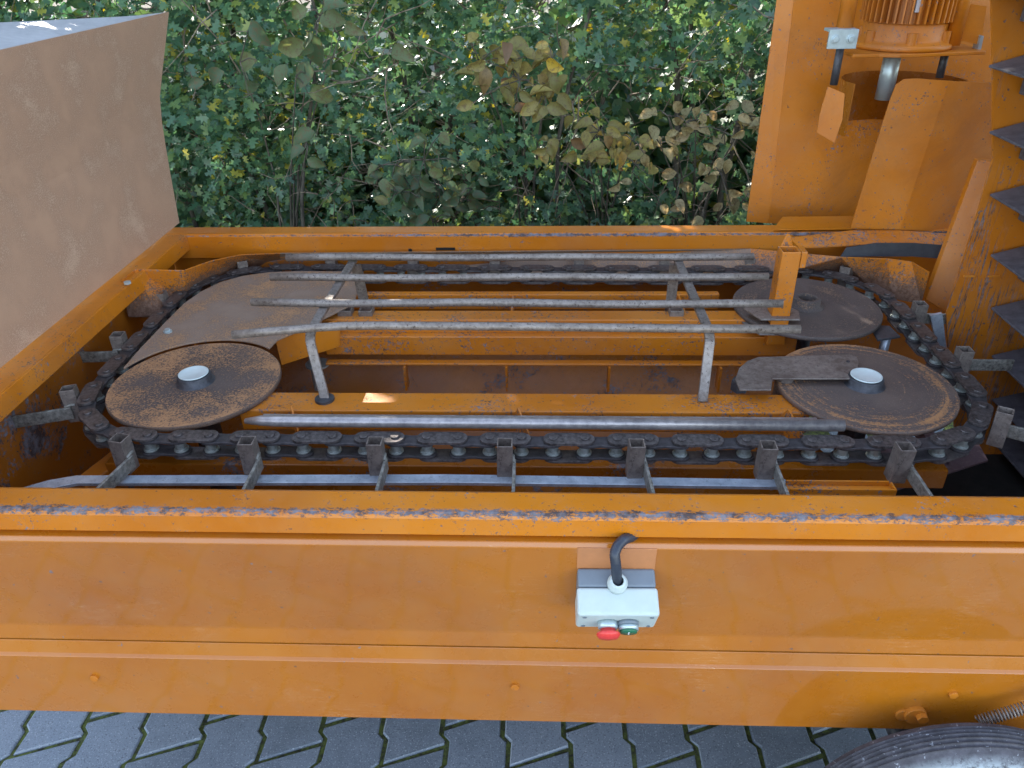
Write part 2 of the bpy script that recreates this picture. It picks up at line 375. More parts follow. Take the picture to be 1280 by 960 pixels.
# --- front side
xa, xb = -1.27, 1.9
def profile(name, mat, pr, t=.004, parent=root, a=xa, b=xb, bev=.0015, ax='x'):
    n = len(pr); mb = MB()
    A = [(a, y, z) for y, z in pr]; B = [(b, y, z) for y, z in pr]
    # thickness inward, built as offset polyline
    offs = []
    for i in range(n):
        p0 = Vector(pr[max(i-1, 0)]); p1 = Vector(pr[min(i+1, n-1)]); d = (p1-p0).normalized(); offs.append(Vector((d.y, -d.x)))
    v = []
    for x in (a, b):
        v += [(x, y, z) for y, z in pr]
        v += [(x, pr[i][0]+offs[i].x*t, pr[i][1]+offs[i].y*t) for i in range(n)]
    f = []
    for i in range(n-1):
        f += [(i, i+1, 2*n+i+1, 2*n+i), (n+i, 3*n+i, 3*n+i+1, n+i+1), (i, n+i, n+i+1, i+1), (2*n+i, 2*n+i+1, 3*n+i+1, 3*n+i)]
    f += [(0, 2*n, 3*n, n), (n-1, 2*n-1, 4*n-1, 3*n-1)]
    mb.add(v, f); return mb.build(name, mat, parent, bev)
zt = .949
zl = at(640, 667, 1, -.5735).z; zs0 = at(640, 668, 1, -.564).z
profile('top_rail', M['rail'], [(-.520, .915), (-.5135, .949), (-.5185, .9495), (-.5675, .9495), (-.5708, .9482), (-.5722, .9450), (-.5735, zl), (-.567, zl-.003)], .004)
pz1 = at(640, 681, 1, -.585).z; pz2 = at(640, 788, 1, -.5585).z; pz3 = at(640, 807, 1, -.565).z
zb = at(640, 898, 1, -.5775).z
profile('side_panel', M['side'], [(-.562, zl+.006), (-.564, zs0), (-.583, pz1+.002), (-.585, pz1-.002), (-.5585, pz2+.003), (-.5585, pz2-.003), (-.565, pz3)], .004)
zs = at(640, 828, 1, -.5765).z
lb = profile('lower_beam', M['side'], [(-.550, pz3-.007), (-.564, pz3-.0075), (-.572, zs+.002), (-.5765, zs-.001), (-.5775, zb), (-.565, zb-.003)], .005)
for px, py in ((120, 844), (644, 855), (1190, 865)):
    p = at(px, py, 1, -.578); mb = MB(); hexbolt(mb, p, .0085, .009); mb.build('bolt', M['motor'], lb, .0008)
p = at(1145, 896, 1, -.59); mb = MB(); mb.cyl((p.x, -.577, p.z), .020, -.014, 'y', 24); mb.cyl((p.x+.008, -.591, p.z+.004), .011, -.010, 'y', 6)
mb.cyl((p.x-.02, -.577, p.z-.004), .014, -.009, 'y', 20); mb.build('pivot_boss', M['motor'], root, .001)
# inner side of front wall
mb = MB(); mb.box(-1.21, .9, -.512, -.508, .50, .93); mb.build('front_inner_wall', M['wall'], root)
# --- rear side
profile('rear_rail', M['rear_rail'], [(.758, .87), (.7585, .940), (.7645, .9485), (.772, .9495), (.826, .9495), (.831, .944), (.831, .90)], .004, a=-1.25, b=1.6)
mb = MB()
mb.slab([(-1.25, .775, .32), (1.6, .775, .32), (1.6, .775, .90), (-1.25, .775, .90)], (0, .004, 0)); mb.build('rear_wall', M['wall'], root)
mb = MB(); mb.slab([(-1.25, .44, .34), (.80, .44, .34), (.80, .774, .54), (-1.25, .774, .54)], (0, 0, .004)); mb.build('rear_slope', M['floor'], root)
mb = MB(); mb.slab([(-1.25, -.35, .335), (.80, -.35, .335), (.80, .44, .34), (-1.25, .44, .34)], (0, 0, .004)); mb.slab([(-1.25, -.508, .50), (.80, -.508, .50), (.80, -.352, .337), (-1.25, -.352, .337)], (0, 0, .004)); mb.build('hopper_floor', M['floor'], root)
p = at(557, 311, 1, .757); rslot = MB().box(p.x-.03, p.x+.03, .7545, .7575, p.z-.004, p.z+.004); p = at(513, 313, 1, .757); rslot.build('slot', M['black'], root); MB().cyl((p.x, .7575, p.z), .006, -.003, 'y', 12).build('hole', M['black'], root)  # solid black box and disc: shade inside slot and hole given as colour
p = at(473, 628, 2, .951); MB().cyl((p.x, p.y, .9497), .0045, .0006, 'z', 14).build('hole', M['black'], root)  # black disc on the rail, colouring in the shade of a hole
# --- left side
mb = MB(); mb.strip([(-1.145, -.51, .90), (-1.145, .758, .90)], [(-1.145, -.51, .9485), (-1.145, .758, .9485)], (-.004, 0, 0))
mb.strip([(-1.1495, -.513, .9445), (-1.1495, .760, .9445)], [(-1.225, -.513, .9445), (-1.225, .760, .9445)], (0, 0, .0045)); mb.build('end_rail', M['guard'], root, .0015)
mb = MB(); mb.slab([(-1.215, -.505, .32), (-1.215, .77, .32), (-1.215, .77, .94), (-1.215, -.505, .94)], (-.004, 0, 0)); mb.build('end_wall', M['wall'], root)
# rust panel on left rail
def pn(y, z, x): return (x, y, z)
B_ = [(-1.205, -.70, .956), (-1.205, .852, .956)]; K_ = [(-1.213, -.60, 1.338), (-1.213, .935, 1.336)]; T_ = [(-1.187, -.50, 1.557), (-1.187, 1.075, 1.557)]
def dense(a, b, n=24): return [Vector(a).lerp(Vector(b), i/n) for i in range(n+1)]
mb = MB(); o = Vector((-.004, 0, 0))
prof_r = []
for i in range(9):
    t = i/8
    if t < .55: x = -1.205-.010*math.sin(t/.55*math.pi/2)
    else: x = -1.215+.030*((t-.55)/.45)
    z = .956+(1.557-.956)*t
    yr = .852+(.935-.852)*t/.63 if t < .63 else .935+(1.075-.935)*(t-.63)/.37
    prof_r.append((x, yr, z))
n = len(prof_r); v = []
for (x, yr, z) in prof_r: v += [(x, -.75, z), (x, .1, z), (x, yr, z), (x-.004, -.75, z), (x-.004, .1, z), (x-.004, yr, z)]
f = []
for i in range(n-1):
    a = i*6; b = a+6
    f += [(a, a+1, b+1, b), (a+1, a+2, b+2, b+1), (a+3, b+3, b+4, a+4), (a+4, b+4, b+5, a+5), (a+2, a+5, b+5, b+2), (a, b, b+3, a+3)]
f += [(0, 3, 4, 1), (1, 4, 5, 2), ((n-1)*6, (n-1)*6+1, (n-1)*6+4, (n-1)*6+3), ((n-1)*6+1, (n-1)*6+2, (n-1)*6+5, (n-1)*6+4)]
mb.add(v, f, False); tag(mb.build('extension_panel', M['panel'], root), 'brown rusted sheet steel extension panel')
mb = MB(); q = [at(206, 15.5, 0, -1.20), at(-60, 75, 0, -1.20), at(-60, 31, 0, -1.42), at(165, 20, 0, -1.42)]
mb.slab(q, (0, 0, -.004)); tag(mb.build('top_flange', M['galv'], root), 'pale grey galvanised flange')

# --- interior beams
def beam(name, x0, x1, y0, y1, z0, z1, mat='beam', bev=.003):
    return MB().box(x0, x1, y0, y1, z0, z1).build(name, M[mat], root, bev)
beam('support_beam', -.70, .56, -.104, -.026, .795, .848)
beam('support_beam', -.66, .62, .352, .412, .80, .850)
beam('lower_beam_flange', -.62, .66, .325, .352, .755, .812)
beam('lower_beam_flange', -.62, .66, .300, .325, .735, .742)
beam('rear_beam', -.62, .50, .575, .60, .775, .825)
for x in (-.60, -.11, .38): beam('beam_web', x-.003, x+.003, .412, .575, .775, .822, bev=0)
for x in (-.40, -.12, .16, .46): beam('rib', x-.003, x+.003, .290, .325, .66, .735, bev=0)
for x in (-.58, -.08, .50): MB().bar((x, -.105, .846), (x+.03, -.165, .80), .004, .05).build('gusset', M['beam'], root)
beam('support_beam', -1.0, .85, -.175, -.125, .70, .75, 'floor')
# diagonal braces below the chain
MB().bar(at(190, 545, 2, .74), at(105, 612, 2, .70), .05, .04).build('diagonal_brace', M['guard'], root, .003)
MB().bar(at(985, 560, 2, .70), at(1060, 630, 2, .66), .09, .05).build('diagonal_brace', M['guard'], root, .003)
# right pit
MB().slab([at(1075, 560, 2, .60), at(1215, 540, 2, .60), at(1235, 575, 2, .60), at(1110, 615, 2, .60)], (0, 0, -.005)).build('outlet_plate', M['mauve'], root)
tb = MB(); c0 = at(1181, 577, 2, .66)
for dx, dz, sx, sz in ((0, .013, .03, .004), (0, -.013, .03, .004), (-.013, 0, .004, .0224), (.013, 0, .004, .0224)):
    tb.box(c0.x+dx-sx/2, c0.x+dx+sx/2, c0.y, c0.y+.25, c0.z+dz-sz/2, c0.z+dz+sz/2)
tb.build('square_tube', M['mauve'], root)
MB().box(.80, 1.75, -.505, .40, .36, .38).build('elevator_boot', M['black'], root)  # near-black plate at the bottom of the pit
# front inner flat bar + channel
mb = MB(); z = .803
A = [at(8, 615, 2, z), at(60, 600, 2, z), at(95, 594, 2, z), at(560, 592.5, 2, z), at(982, 599, 2, z)]
Bq = [at(8, 621, 2, z), at(60, 611, 2, z), at(95, 604, 2, z), at(560, 603, 2, z), at(982, 608.5, 2, z)]
mb.strip(A, Bq, (0, 0, -.008)); tag(mb.build('flat_bar', M['flat'], root, .001), 'worn bright steel flat bar')
MB().box(-.90, .66, -.445, -.425, .77, .785).build('bar_support', M['floor'], root, .002)
x0 = at(985, 605, 2, .80).x; x1 = at(1117, 605, 2, .80).x; y0 = at(1050, 612, 2, .80).y; y1 = at(1050, 600, 2, .80).y
mb = MB(); mb.box(x0, x1, y0, y1, .785, .789); mb.box(x0, x1, y0, y0+.004, .789, .800); mb.box(x0, x1, y1-.004, y1, .789, .800); mb.box(x1-.004, x1, y0+.004, y1-.004, .789, .800)
mb.build('channel_bar', M['beam'], root, .001)
# chain guide tube in front
mb = MB(); mb.tube([(-.655, -.178, .868), (-.62, -.183, .873), (-.58, -.186, .874), (.597, -.190, .874)], [.006, .011, .0125, .0125], 20)
mb.bar((-.62, -.170, .872), (.55, -.172, .872), .020, .006)
tag(mb.build('chain_guide', M['guide'], root), 'worn shiny steel guide rail')

# --- chain path
circles = [(-.850, 0, .222), (.722, 0, .226), (.703, .440, .250), (-.835, .462, .250)]
P = []
for cx, cy, r in circles:
    for i in range(360): P.append((cx+r*math.cos(R(i)), cy+r*math.sin(R(i))))
P = sorted(set(P))
def half(pp):
    h = []
    for p in pp:
        while len(h) > 1 and (h[-1][0]-h[-2][0])*(p[1]-h[-2][1])-(h[-1][1]-h[-2][1])*(p[0]-h[-2][0]) <= 0: h.pop()
        h.append(p)
    return h[:-1]
hull = half(P)+half(P[::-1])
hull = [Vector((a, b)) for a, b in hull]
cum = [0]
for i in range(len(hull)): cum.append(cum[-1]+(hull[(i+1) % len(hull)]-hull[i]).length)
TOT = cum[-1]
def onpath(s):
    s %= TOT
    import bisect
    i = min(bisect.bisect_right(cum, s)-1, len(hull)-1); a, b = hull[i], hull[(i+1) % len(hull)]
    return a.lerp(b, (s-cum[i])/max(cum[i+1]-cum[i], 1e-9))
NL = 84; PITCH_ = TOT/NL
# phase: a paddle link centred at x=-.09 on the front run
ds = min((abs(onpath(i*TOT/20000).x+.098)+abs(onpath(i*TOT/20000).y+.22), i*TOT/20000) for i in range(20000))[1]
def stadium(L, wd, n=8, waist=.0):
    p = []
    for k in range(n+1): q = -math.pi/2+math.pi*k/n; p.append((L/2+wd/2*math.cos(q), wd/2*math.sin(q)))
    if waist: p.append((0, wd/2-waist))
    for k in range(n+1): q = math.pi/2+math.pi*k/n; p.append((-L/2+wd/2*math.cos(q), wd/2*math.sin(q)))
    if waist: p.append((0, -wd/2+waist))
    return p
def outer_link():
    mb = MB(); s_ = stadium(PITCH_, .040)
    mb.prism(s_, .0135+.004, .0195+.004); mb.prism(s_, -.0265, -.0205)
    for q in (-1, 1):
        mb.cyl((q*PITCH_/2, 0, -.029), .0095, .056, 'z', 14, .001)
        mb.lathe([(.0001, .0235), (.0085, .0235), (.0075, .0265), (.0035, .0265), (.003, .0255), (.0001, .0255)], (q*PITCH_/2, 0, 0), 'z', 14, False)
    return mb
def inner_link():
    mb = MB(); s_ = stadium(PITCH_, .040, 8, .004)
    mb.prism(s_, .0105, .0165); mb.prism(s_, -.0200, -.0140)
    mb.m2 = len(mb.f)
    for q in (-1, 1):
        mb.lathe([(.0001, 0), (.0155, 0), (.0155, .004), (.0115, .0055), (.0115, .0245), (.0001, .0245)], (q*PITCH_/2, 0, -.014), 'z', 18, False)
    return mb
chain = empty('conveyor_chain', root)
ol = outer_link().build('outer_link', M['chain'], chain, .0012); il = inner_link().build('inner_link', M['chain_in'], chain, .0010, mat2=M['bush'])
ZC = .838
def put(o, s0, zc, off=0):
    a, b = onpath(s0-PITCH_/2), onpath(s0+PITCH_/2); c = (a+b)/2; t = (b-a).normalized()
    o.location = (c.x+t.y*off, c.y-t.x*off, zc); o.rotation_euler = (0, 0, math.atan2(t.y, t.x))
for i in range(NL):
    src = ol if i % 2 == 0 else il
    o = src if i < 2 else src.copy()
    if i >= 2: col.objects.link(o); o.parent = chain
    put(o, ds+i*PITCH_, ZC)
# paddles (local: x tangent, -y outward)
pad = empty('paddle', root)
mb = MB(); S = .0155; T = .0025; z0, z1 = -.040, .042; yc = -.041
mb.add([(sx*S*k, yc+sy*S*k, z) for z in (z0, z1) for k in (1, 1-T/S) for sx, sy in ((-1,-1),(1,-1),(1,1),(-1,1))],
       [(i, (i+1) % 4, 8+(i+1) % 4, 8+i) for i in range(4)]+[(4+i, 12+i, 12+(i+1) % 4, 4+(i+1) % 4) for i in range(4)] +
       [(8+i, 8+(i+1) % 4, 12+(i+1) % 4, 12+i) for i in range(4)]+[(i, 4+i, 4+(i+1) % 4, (i+1) % 4) for i in range(4)])
mb.build('socket', M['socket'], pad, .0008)
mb = MB(); mb.box(.0158, .0225, -.178, -.042, -.028, .002); mb.tube([(.0175, -.056, .003), (.0175, -.040, .006), (.0165, -.033, .004)], .0035, 8); mb.build('blade', M['blade'], pad, .0015)
for k in range(NL//4):
    o = pad if k == 0 else pad.copy()
    if k:
        col.objects.link(o)
        for ch in pad.children:
            if ch.name.split('.')[0] in ('socket', 'blade'):
                c = ch.copy(); c.parent = o; col.objects.link(c)
    o.parent = root; put(o, ds+k*4*PITCH_, ZC); e_ = o.rotation_euler; o.rotation_euler = (R(random.uniform(-2, 2)), R(random.uniform(-2.5, 2.5)), e_[2]+R(random.uniform(-3, 3)))

# --- discs
def disc(c, r, mat, hub, th=.012):
    e = MB(); z = c[2]-th
    prof = [(.03, 0), (r-.002, 0), (r, .002), (r, th-.0025), (r-.002, th), (r*.985, th), (r*.8, th-.0008), (r*.45, th), (.03, th)]
    d = e.lathe(prof, (c[0], c[1], z), 'z', 96).build('guide_disc', M[mat], root)
    return d
for nm, c, hub in (('a', (-.836, 0, .861), 1), ('b', (.7086, 0, .861), 1), ('c', (.700, .421, .861), 0)):
    d = disc(c, .195, 'disc_'+nm, hub)
    if hub:
        MB().lathe([(.0001, -.002), (.046, -.002), (.044, .001), (.0385, .003), (.0385, .017), (.0365, .020), (.034, .020), (.034, .018), (.0001, .018)], c, 'z', 40).build('hub', M['dark'], d)
        MB().lathe([(.0001, .0195), (.0295, .0195), (.032, .0205), (.034, .020), (.034, .018), (.0001, .018)], (c[0], c[1], c[2]+.003), 'z', 40).build('hub_cap', M['cap'], d)
    else:
        MB().lathe([(.047, -.002), (.047, .004), (.036, .006), (.036, .022), (.034, .024), (.024, .024), (.023, .022), (.023, -.02)], c, 'z', 40).build('hub', M['disc_c'], d)
    MB().cyl((c[0], c[1], .50), .03, .345, 'z', 24).build('axle', M['dark'], d)
# cover plate over rear-left curve with cutout round the disc
zc = .868
outer = [(-1.032, .055), (-1.036, .16), (-1.036, .30), (-1.034, .42), (-1.018, .50), (-.985, .57), (-.935, .618), (-.86, .648), (-.78, .655), (-.60, .652), (-.56, .55), (-.55, .42), (-.66, .25), (-.70, .20)]
arc = []
for a_ in range(50, 167, 4):
    arc.append((-.836+.200*math.cos(R(a_)), .200*math.sin(R(a_))))
mb = MB(); mb.prism((outer+arc)[::-1], zc-.005, zc); mb.build('cover_plate', M['cover'], root, .001)
p = at(210, 415, 2, zc); mb = MB(); mb.cyl((p.x, p.y, zc), .011, .004, 'z', 20); mb.cyl((p.x, p.y, zc+.004), .0075, .005, 'z', 6); mb.build('bolt', M['zinc'], root)
q = [at(343, 420, 2, .861), at(418, 402, 2, .861)]; lo = [at(355, 467, 2, .775), at(420, 432, 2, .775)]
lo = [Vector((q[0].x+.005, q[0].y-.002, .775)), Vector((q[1].x, q[1].y-.002, .785))]
mb = MB(); mb.slab([q[0], q[1], q[1]+Vector((.006, .004, -.02)), lo[1], lo[0]], (.004, .006, 0)); mb.build('plate_bracket', M['guard'], root)
p = at(397, 456, 2, .70); mb = MB(); mb.cyl((p.x, p.y, .70), .034, .005, 'z', 32); mb.cyl((p.x-.01, p.y, .62), .012, .13, 'z', 16); mb.build('washer', M['zinc'], root)
# plate over front-right disc
pl = pts([(925, 487), (919, 474), (924, 460), (934, 451), (948, 446), (1062, 443), (1071, 446), (1074, 454), (1069, 471), (1062, 473), (966, 473), (964, 487)], 'z', .879)
mb = MB(); mb.prism([(p.x, p.y) for p in pl][::-1], .875, .879); mb.cyl((.535, .02, .80), .02, .075); mb.build('scraper_plate', M['cover'] if 0 else M['socket'], root, .001)
p = at(1060, 452, 2, .879); MB().cyl((p.x, p.y, .879), .004, .002, 'z', 12).build('rivet', M['dark'], root)
p = at(925, 480, 2, .86); MB().cyl((p.x, p.y, .845), .02, .025, 'z', 6).build('nut', M['dark'], root)

# --- guards behind the chain
upper = [at(151, 350, 2, .957), at(169, 336.5, 2, .957), at(230, 337.5, 2, .935), at(262, 326, 2, .925), at(300, 318, 2, .91), at(350, 316, 2, .90)]
lower = [at(160, 395, 2, .83), at(205, 395, 2, .825), at(232, 375, 2, .825), at(262, 357, 2, .825), at(300, 340, 2, .825), at(350, 330, 2, .825)]
ofs = (0, 0, -.003)
mb = MB(); mb.strip(upper, lower, ofs); mb.build('curved_guard', M['dirtyguard'], root)
mb = MB(); mb.strip([upper[-1], Vector((.62, .752, .90))], [lower[-1], Vector((.62, .68, .825))], ofs)
tag(mb.build('rear_guard', M['cover'], root), 'rust covered rear guard sheet')
up2 = [Vector((.62, .752, .90)), at(1052, 321, 2, .91), at(1110, 323, 2, .93), at(1140, 327, 2, .94), at(1162, 340, 2, .94)]
lo2 = [Vector((.62, .68, .825)), at(1050, 342, 2, .825), at(1085, 356, 2, .825), at(1115, 372, 2, .825), at(1152, 379, 2, .825)]
mb = MB(); mb.strip(up2, lo2, ofs); mb.build('curved_guard', M['dirtyguard'], root)
p = at(157, 352, 2, .958); mb = MB(); mb.cyl((p.x+.004, p.y, p.z-.006), .010, .006, 'z', 6); mb.build('bolt', M['zinc'], root)

# --- guard rack
rack = empty('guard_rack', root); rr = .0098
for i, (a, b) in enumerate((((358, 322), (942, 321)), ((338, 347), (960, 346)), ((315, 378), (978, 380)))):
    A, Bv = at(*a, 2, 1.0), at(*b, 2, 1.0); pp = [A.lerp(Bv, t/10) for t in range(11)]
    for j, p_ in enumerate(pp): p_.z += .0015*math.sin(j*1.3+i); p_.y += .0015*math.sin(j*.9+2*i)
    MB().tube(pp, rr, 14).build('rod', M['rod'], rack)
pp = [at(x, y, 2, 1.0) for x, y in ((290, 418.5), (340, 414), (395, 409.5), (430, 407.5), (470, 407), (640, 408), (800, 410), (1000, 411.5))]
tag(MB().tube(pp, rr, 14).build('rod', M['rod'], rack), 'front rod, bent at its left end')
def bent(name, P_, wd=.022, th=.010, upv=(0,0,1)):
    mb = MB()
    P_ = [Vector(p) for p in P_]; V = []
    for i, p in enumerate(P_):
        t = (P_[min(i+1, len(P_)-1)]-P_[max(i-1, 0)]).normalized(); sx = Vector((1, 0, 0)); u = sx.cross(t).normalized()
        V += [p-sx*wd/2-u*th/2, p+sx*wd/2-u*th/2, p+sx*wd/2+u*th/2, p-sx*wd/2+u*th/2]
    f = [(0,1,2,3), tuple(len(V)-4+k for k in (3,2,1,0))]
    for i in range(len(P_)-1):
        for k in range(4): f.append((i*4+k, i*4+(k+1) % 4, i*4+4+(k+1) % 4, i*4+4+k))
    mb.add(V, f); return mb.build(name, M['rod'], rack, .0025)
bent('cross_bar', [(-.543, .450, .984), (-.547, .20, .984), (-.548, .03, .984), (-.547, .008, .980), (-.545, -.006, .970), (-.541, -.015, .955), (-.520, -.050, .870), (-.516, -.058, .850)])
bent('cross_bar', [(.343, .460, .984), (.346, .20, .984), (.349, .03, .984), (.348, .008, .980), (.347, -.006, .970), (.345, -.015, .955), (.336, -.054, .870), (.335, -.060, .849)])
for x in (-.533, .333): MB().bar((x, .43, .98), (x+.005, .46, .825), .006, .028, (1, 0, 0)).build('rear_leg', M['rod'], rack, .001)
MB().cyl((-.516, -.060, .848), .022, .006, 'z', 24).build('foot', M['dark'], rack)
for px in (432, 458, 845):
    p = at(px, 387, 2, .862); mb = MB(); s_ = .017
    for dx, dy, sx, sy in ((0, s_, .038, .004), (0, -s_, .038, .004), (-s_, 0, .004, .030), (s_, 0, .004, .030)):
        mb.box(p.x+dx-sx/2, p.x+dx+sx/2, p.y+dy-sy/2, p.y+dy+sy/2, .849, .866)
    mb.build('tube_stub', M['socket'], root, .001)

# --- orange post
post = empty('tool_post', root); c = at(975, 402, 2, .87); px_, py_ = c.x, c.y+.025; s_ = .0235; t_ = .004
mb = MB(); mb.add([(px_+sx*s_*k, py_+sy*s_*k, z) for z in (.80, 1.060) for k in (1, 1-t_/s_) for sx, sy in ((-1,-1),(1,-1),(1,1),(-1,1))],
       [(i, (i+1) % 4, 8+(i+1) % 4, 8+i) for i in range(4)]+[(4+i, 12+i, 12+(i+1) % 4, 4+(i+1) % 4) for i in range(4)] +
       [(8+i, 8+(i+1) % 4, 12+(i+1) % 4, 12+i) for i in range(4)]+[(i, 4+i, 4+(i+1) % 4, (i+1) % 4) for i in range(4)])
mb.box(px_+s_+.001, px_+s_+.016, py_-s_, py_+s_*.9, 1.018, 1.060)
mb.slab([(px_-s_, py_+s_+.001, 1.03), (px_+s_, py_+s_+.001, 1.03), (px_+.3*s_, py_+s_+.001, 1.085), (px_-.2*s_, py_+s_+.001, 1.092)], (0, .004, 0))
mb.build('post_tube', M['beam'], post, .0025)
for z, d in ((.880, 0), (.842, -.01)):
    mb = MB(); mb.prism([(px_-.085, py_+.03+d), (px_-.055, py_-.040+d), (px_+.045, py_-.042+d), (px_+.055, py_+.01+d), (px_+.02, py_+.06+d)], z, z+.005); mb.build('flange_plate', M['rod'], post, .001)
# bits near right side of the discs
p = at(1098, 414, 2, .84); MB().prism([(p.x-.02, p.y-.05), (p.x+.045, p.y-.03), (p.x+.04, p.y+.03), (p.x-.01, p.y+.04)], .835, .841).build('bracket_plate', M['dark'], root, .001)
p = at(1106, 430, 2, .80); MB().tube([(p.x, p.y, .70), (p.x, p.y, .835)], .012, 16).build('pin', M['flat'], root)
q = pts([(1163, 395), (1178, 392), (1184, 442), (1174, 446)], 'y', .39); MB().slab(q, (0, .01, 0)).build('side_strip', M['flat'], root)

# --- right hand: sheets
def ypl(lst): return [at(px, py, 1, y) for px, py, y in lst]
mb = MB(); L_ = ypl([(970, -40, 1.12), (971, 0, 1.11), (933, 277, 1.05)]); R_ = ypl([(997, -40, 1.09), (997, 0, 1.08), (960, 279, 1.02)])
mb.strip(L_, R_, (0, .004, 0)); 
q = plane_pts([(997, 0, 1.08), (960, 279, 1.02), (1300, 279, 1.02)], [(997, -40), (960, 279), (1065, 283), (1300, 283), (1300, -40)])
mb.slab(q, (0, .004, 0)); mb.build('back_sheet', M['guard'], root)
mb = MB(); q = pts([(978, 272), (1072, 271), (1066, 287), (966, 288)], 'z', .955); mb.slab(q, (0, 0, .003)); mb.build('sheet_flange', M['rear_rail'], root)
# front sheet with a bend
yb0 = .765
Lp = [(1063, 286), (1083, 220), (1103, 155), (1113, 124), (1120, 106), (1130, 99), (1145, 98), (1186, 101), (1125, 287)]
mb = MB(); mb.slab(plane_pts([(1063, 286, .765), (1125, 287, .735), (1186, 101, .735)], Lp), (0, .004, 0))
mb.slab(plane_pts([(1125, 287, .735), (1186, 101, .735), (1252, 104, .790)], [(1186, 101), (1252, 104), (1252, 200), (1200, 291), (1125, 287)]), (0, .004, 0)); mb.build('deflector_sheet', M['guard'], root)
# lip below the sheet + rubber flap
mb = MB(); a_ = [at(986, 297, 1, .74), at(1063, 288, 1, .735), at(1125, 288, 1, .722), at(1190, 292, 1, .735)]; b_ = [at(1000, 309, 1, .70), at(1063, 306, 1, .68), at(1125, 304, 1, .67), at(1187, 307, 1, .68)]
mb.strip(a_, b_, (0, 0, -.004)); mb.build('deflector_lip', M['dirtyguard'] if 0 else M['beam'], root)
a_ = [at(1058, 309, 1, .672), at(1095, 303.5, 1, .667), at(1140, 303.5, 1, .665), at(1188, 306.5, 1, .672)]; b_ = [at(1050, 321, 1, .660), at(1090, 320, 1, .655), at(1140, 320, 1, .655), at(1178, 323, 1, .660)]
mb = MB(); mb.strip(a_, b_, (0, -.004, 0)); mb.build('rubber_flap', M['rubber'], root)
q = ypl([(985, 309, .70), (1062, 306, .70), (1185, 307, .70), (1205, 350, .70), (1165, 378, .66), (1090, 345, .66), (1010, 330, .70)])
mb = MB(); mb.slab(ypl([(1000, 300, .745), (1200, 300, .745), (1200, 400, .745), (1000, 400, .745)]), (0, .004, 0)); mb.build('corner_sheet', M['guard'], root)
# slanted strip
mb = MB(); q = ypl([(1222, 200, .62), (1243, 202, .60), (1186, 392, .52), (1157, 375, .56)]); mb.slab(q, (0, .02, 0)); mb.build('slanted_strip', M['guard'], root, .002)
mb = MB(); q = ypl([(1215, 120, .90), (1265, 120, .90), (1265, 260, .90), (1205, 260, .90)]); mb.slab(q, (0, .004, 0)); mb.build('backing_strip', M['galv'], root)

# --- elevator
ye = .40
q = [(.925, 1.85), (1.005, 1.48), (1.070, 1.26), (1.066, 1.05), (1.064, .846), (1.14, .625), (1.16, .36), (1.9, .36), (1.9, 1.85)]
q = [at(1238, -60, 1, ye), at(1239, 0, 1, ye), at(1241, 100, 1, ye), at(1241, 200, 1, ye), at(1215, 290, 1, ye), at(1183, 392, 1, ye), at(1187, 480, 1, ye), at(1196, 560, 1, ye)]
q = [(p.x, p.z) for p in q]+[(1.16, .36), (1.9, .36), (1.9, q[0].z)]
mb = MB(); mb.slab([(x, ye, z) for x, z in q], (0, .006, 0)); el = mb.build('elevator_casing', M['casing'], root)
mb = MB(); s1 = at(1218, 338, 1, ye-.002)
for px in (1211, 1242):
    a = at(px-7, 345, 1, ye-.001); b = at(px+7, 345, 1, ye-.001); MB().box(a.x, b.x, ye-.0035, ye-.0005, a.z-.003, a.z+.003).build('slot', M['motor'], el)
bx = lambda z: 1.130+(1.022-z)*.305+.100       # belt surface position at height z
mb = MB(); mb.slab([(bx(1.9), ye-.012, 1.9), (bx(.3), ye-.012, .3), (bx(.3)+.03, ye-.012, .3), (bx(1.9)+.03, ye-.012, 1.9)], (0, -.75, 0)); mb.build('elevator_belt', M['belt'], root)
zs_ = [1.478+.153*2, 1.478+.153, 1.478, 1.331, 1.180, 1.022, .872, .727, .585, .44]
fl = None
for z in zs_:
    if fl is None:
        mb = MB(); # wedge shaped flight, local
        mb.add([(0,0,0),(0,-.75,0),(.104,-.75,.030),(.104,0,.030),(0,0,-.006),(0,-.75,-.006),(.104,-.75,.012),(.104,0,.012)],
               [(0,1,2,3),(4,7,6,5),(0,4,5,1),(2,6,7,3),(0,3,7,4),(1,5,6,2)])
        mb.box(.080, .097, -.75, -.01, -.062, -.014)
        fl = mb.build('flight', M['flight'], root, .002); o = fl
    else: o = fl.copy(); col.objects.link(o)
    o.parent = root; o.location = (1.130+(1.022-z)*.305, ye-.014, z)

# --- gear motor
mot = empty('gear_motor', root); my = .84
zf = at(1125, 60, 1, my).z; mx_ = at(1125, 60, 1, my).x
mb = MB(); mb.lathe([(.0001, 0), (.128, 0), (.130, .004), (.130, .012), (.122, .016), (.112, .020), (.108, .026), (.108, .062), (.100, .066), (.0001, .066)], (mx_, my, zf+.004), 'z', 64)
for k in range(6):
    q_ = R(60*k+20); mb.cyl((mx_+.108*math.cos(q_), my+.108*math.sin(q_), zf+.016), .014, .034, 'z', 16)
mb.build('gearbox_flange', M['motor'], mot)
mb = MB(); mb.cyl((mx_, my, zf+.068), .098, .25, 'z', 64)
for k in range(40):
    q_ = 2*math.pi*k/40; d = Vector((math.cos(q_), math.sin(q_), 0)); a = Vector((mx_, my, zf+.072))+d*.108
    mb.bar(a, a+Vector((0, 0, .24)), .024, .0045, Vector((-d.y, d.x, 0)))
mb.build('finned_housing', M['motor'], mot)
MB().lathe([(.0001, .36), (.06, .355), (.10, .34), (.118, .31), (.118, .318)], (mx_, my, zf), 'z', 48).build('fan_cover', M['motor'], mot)
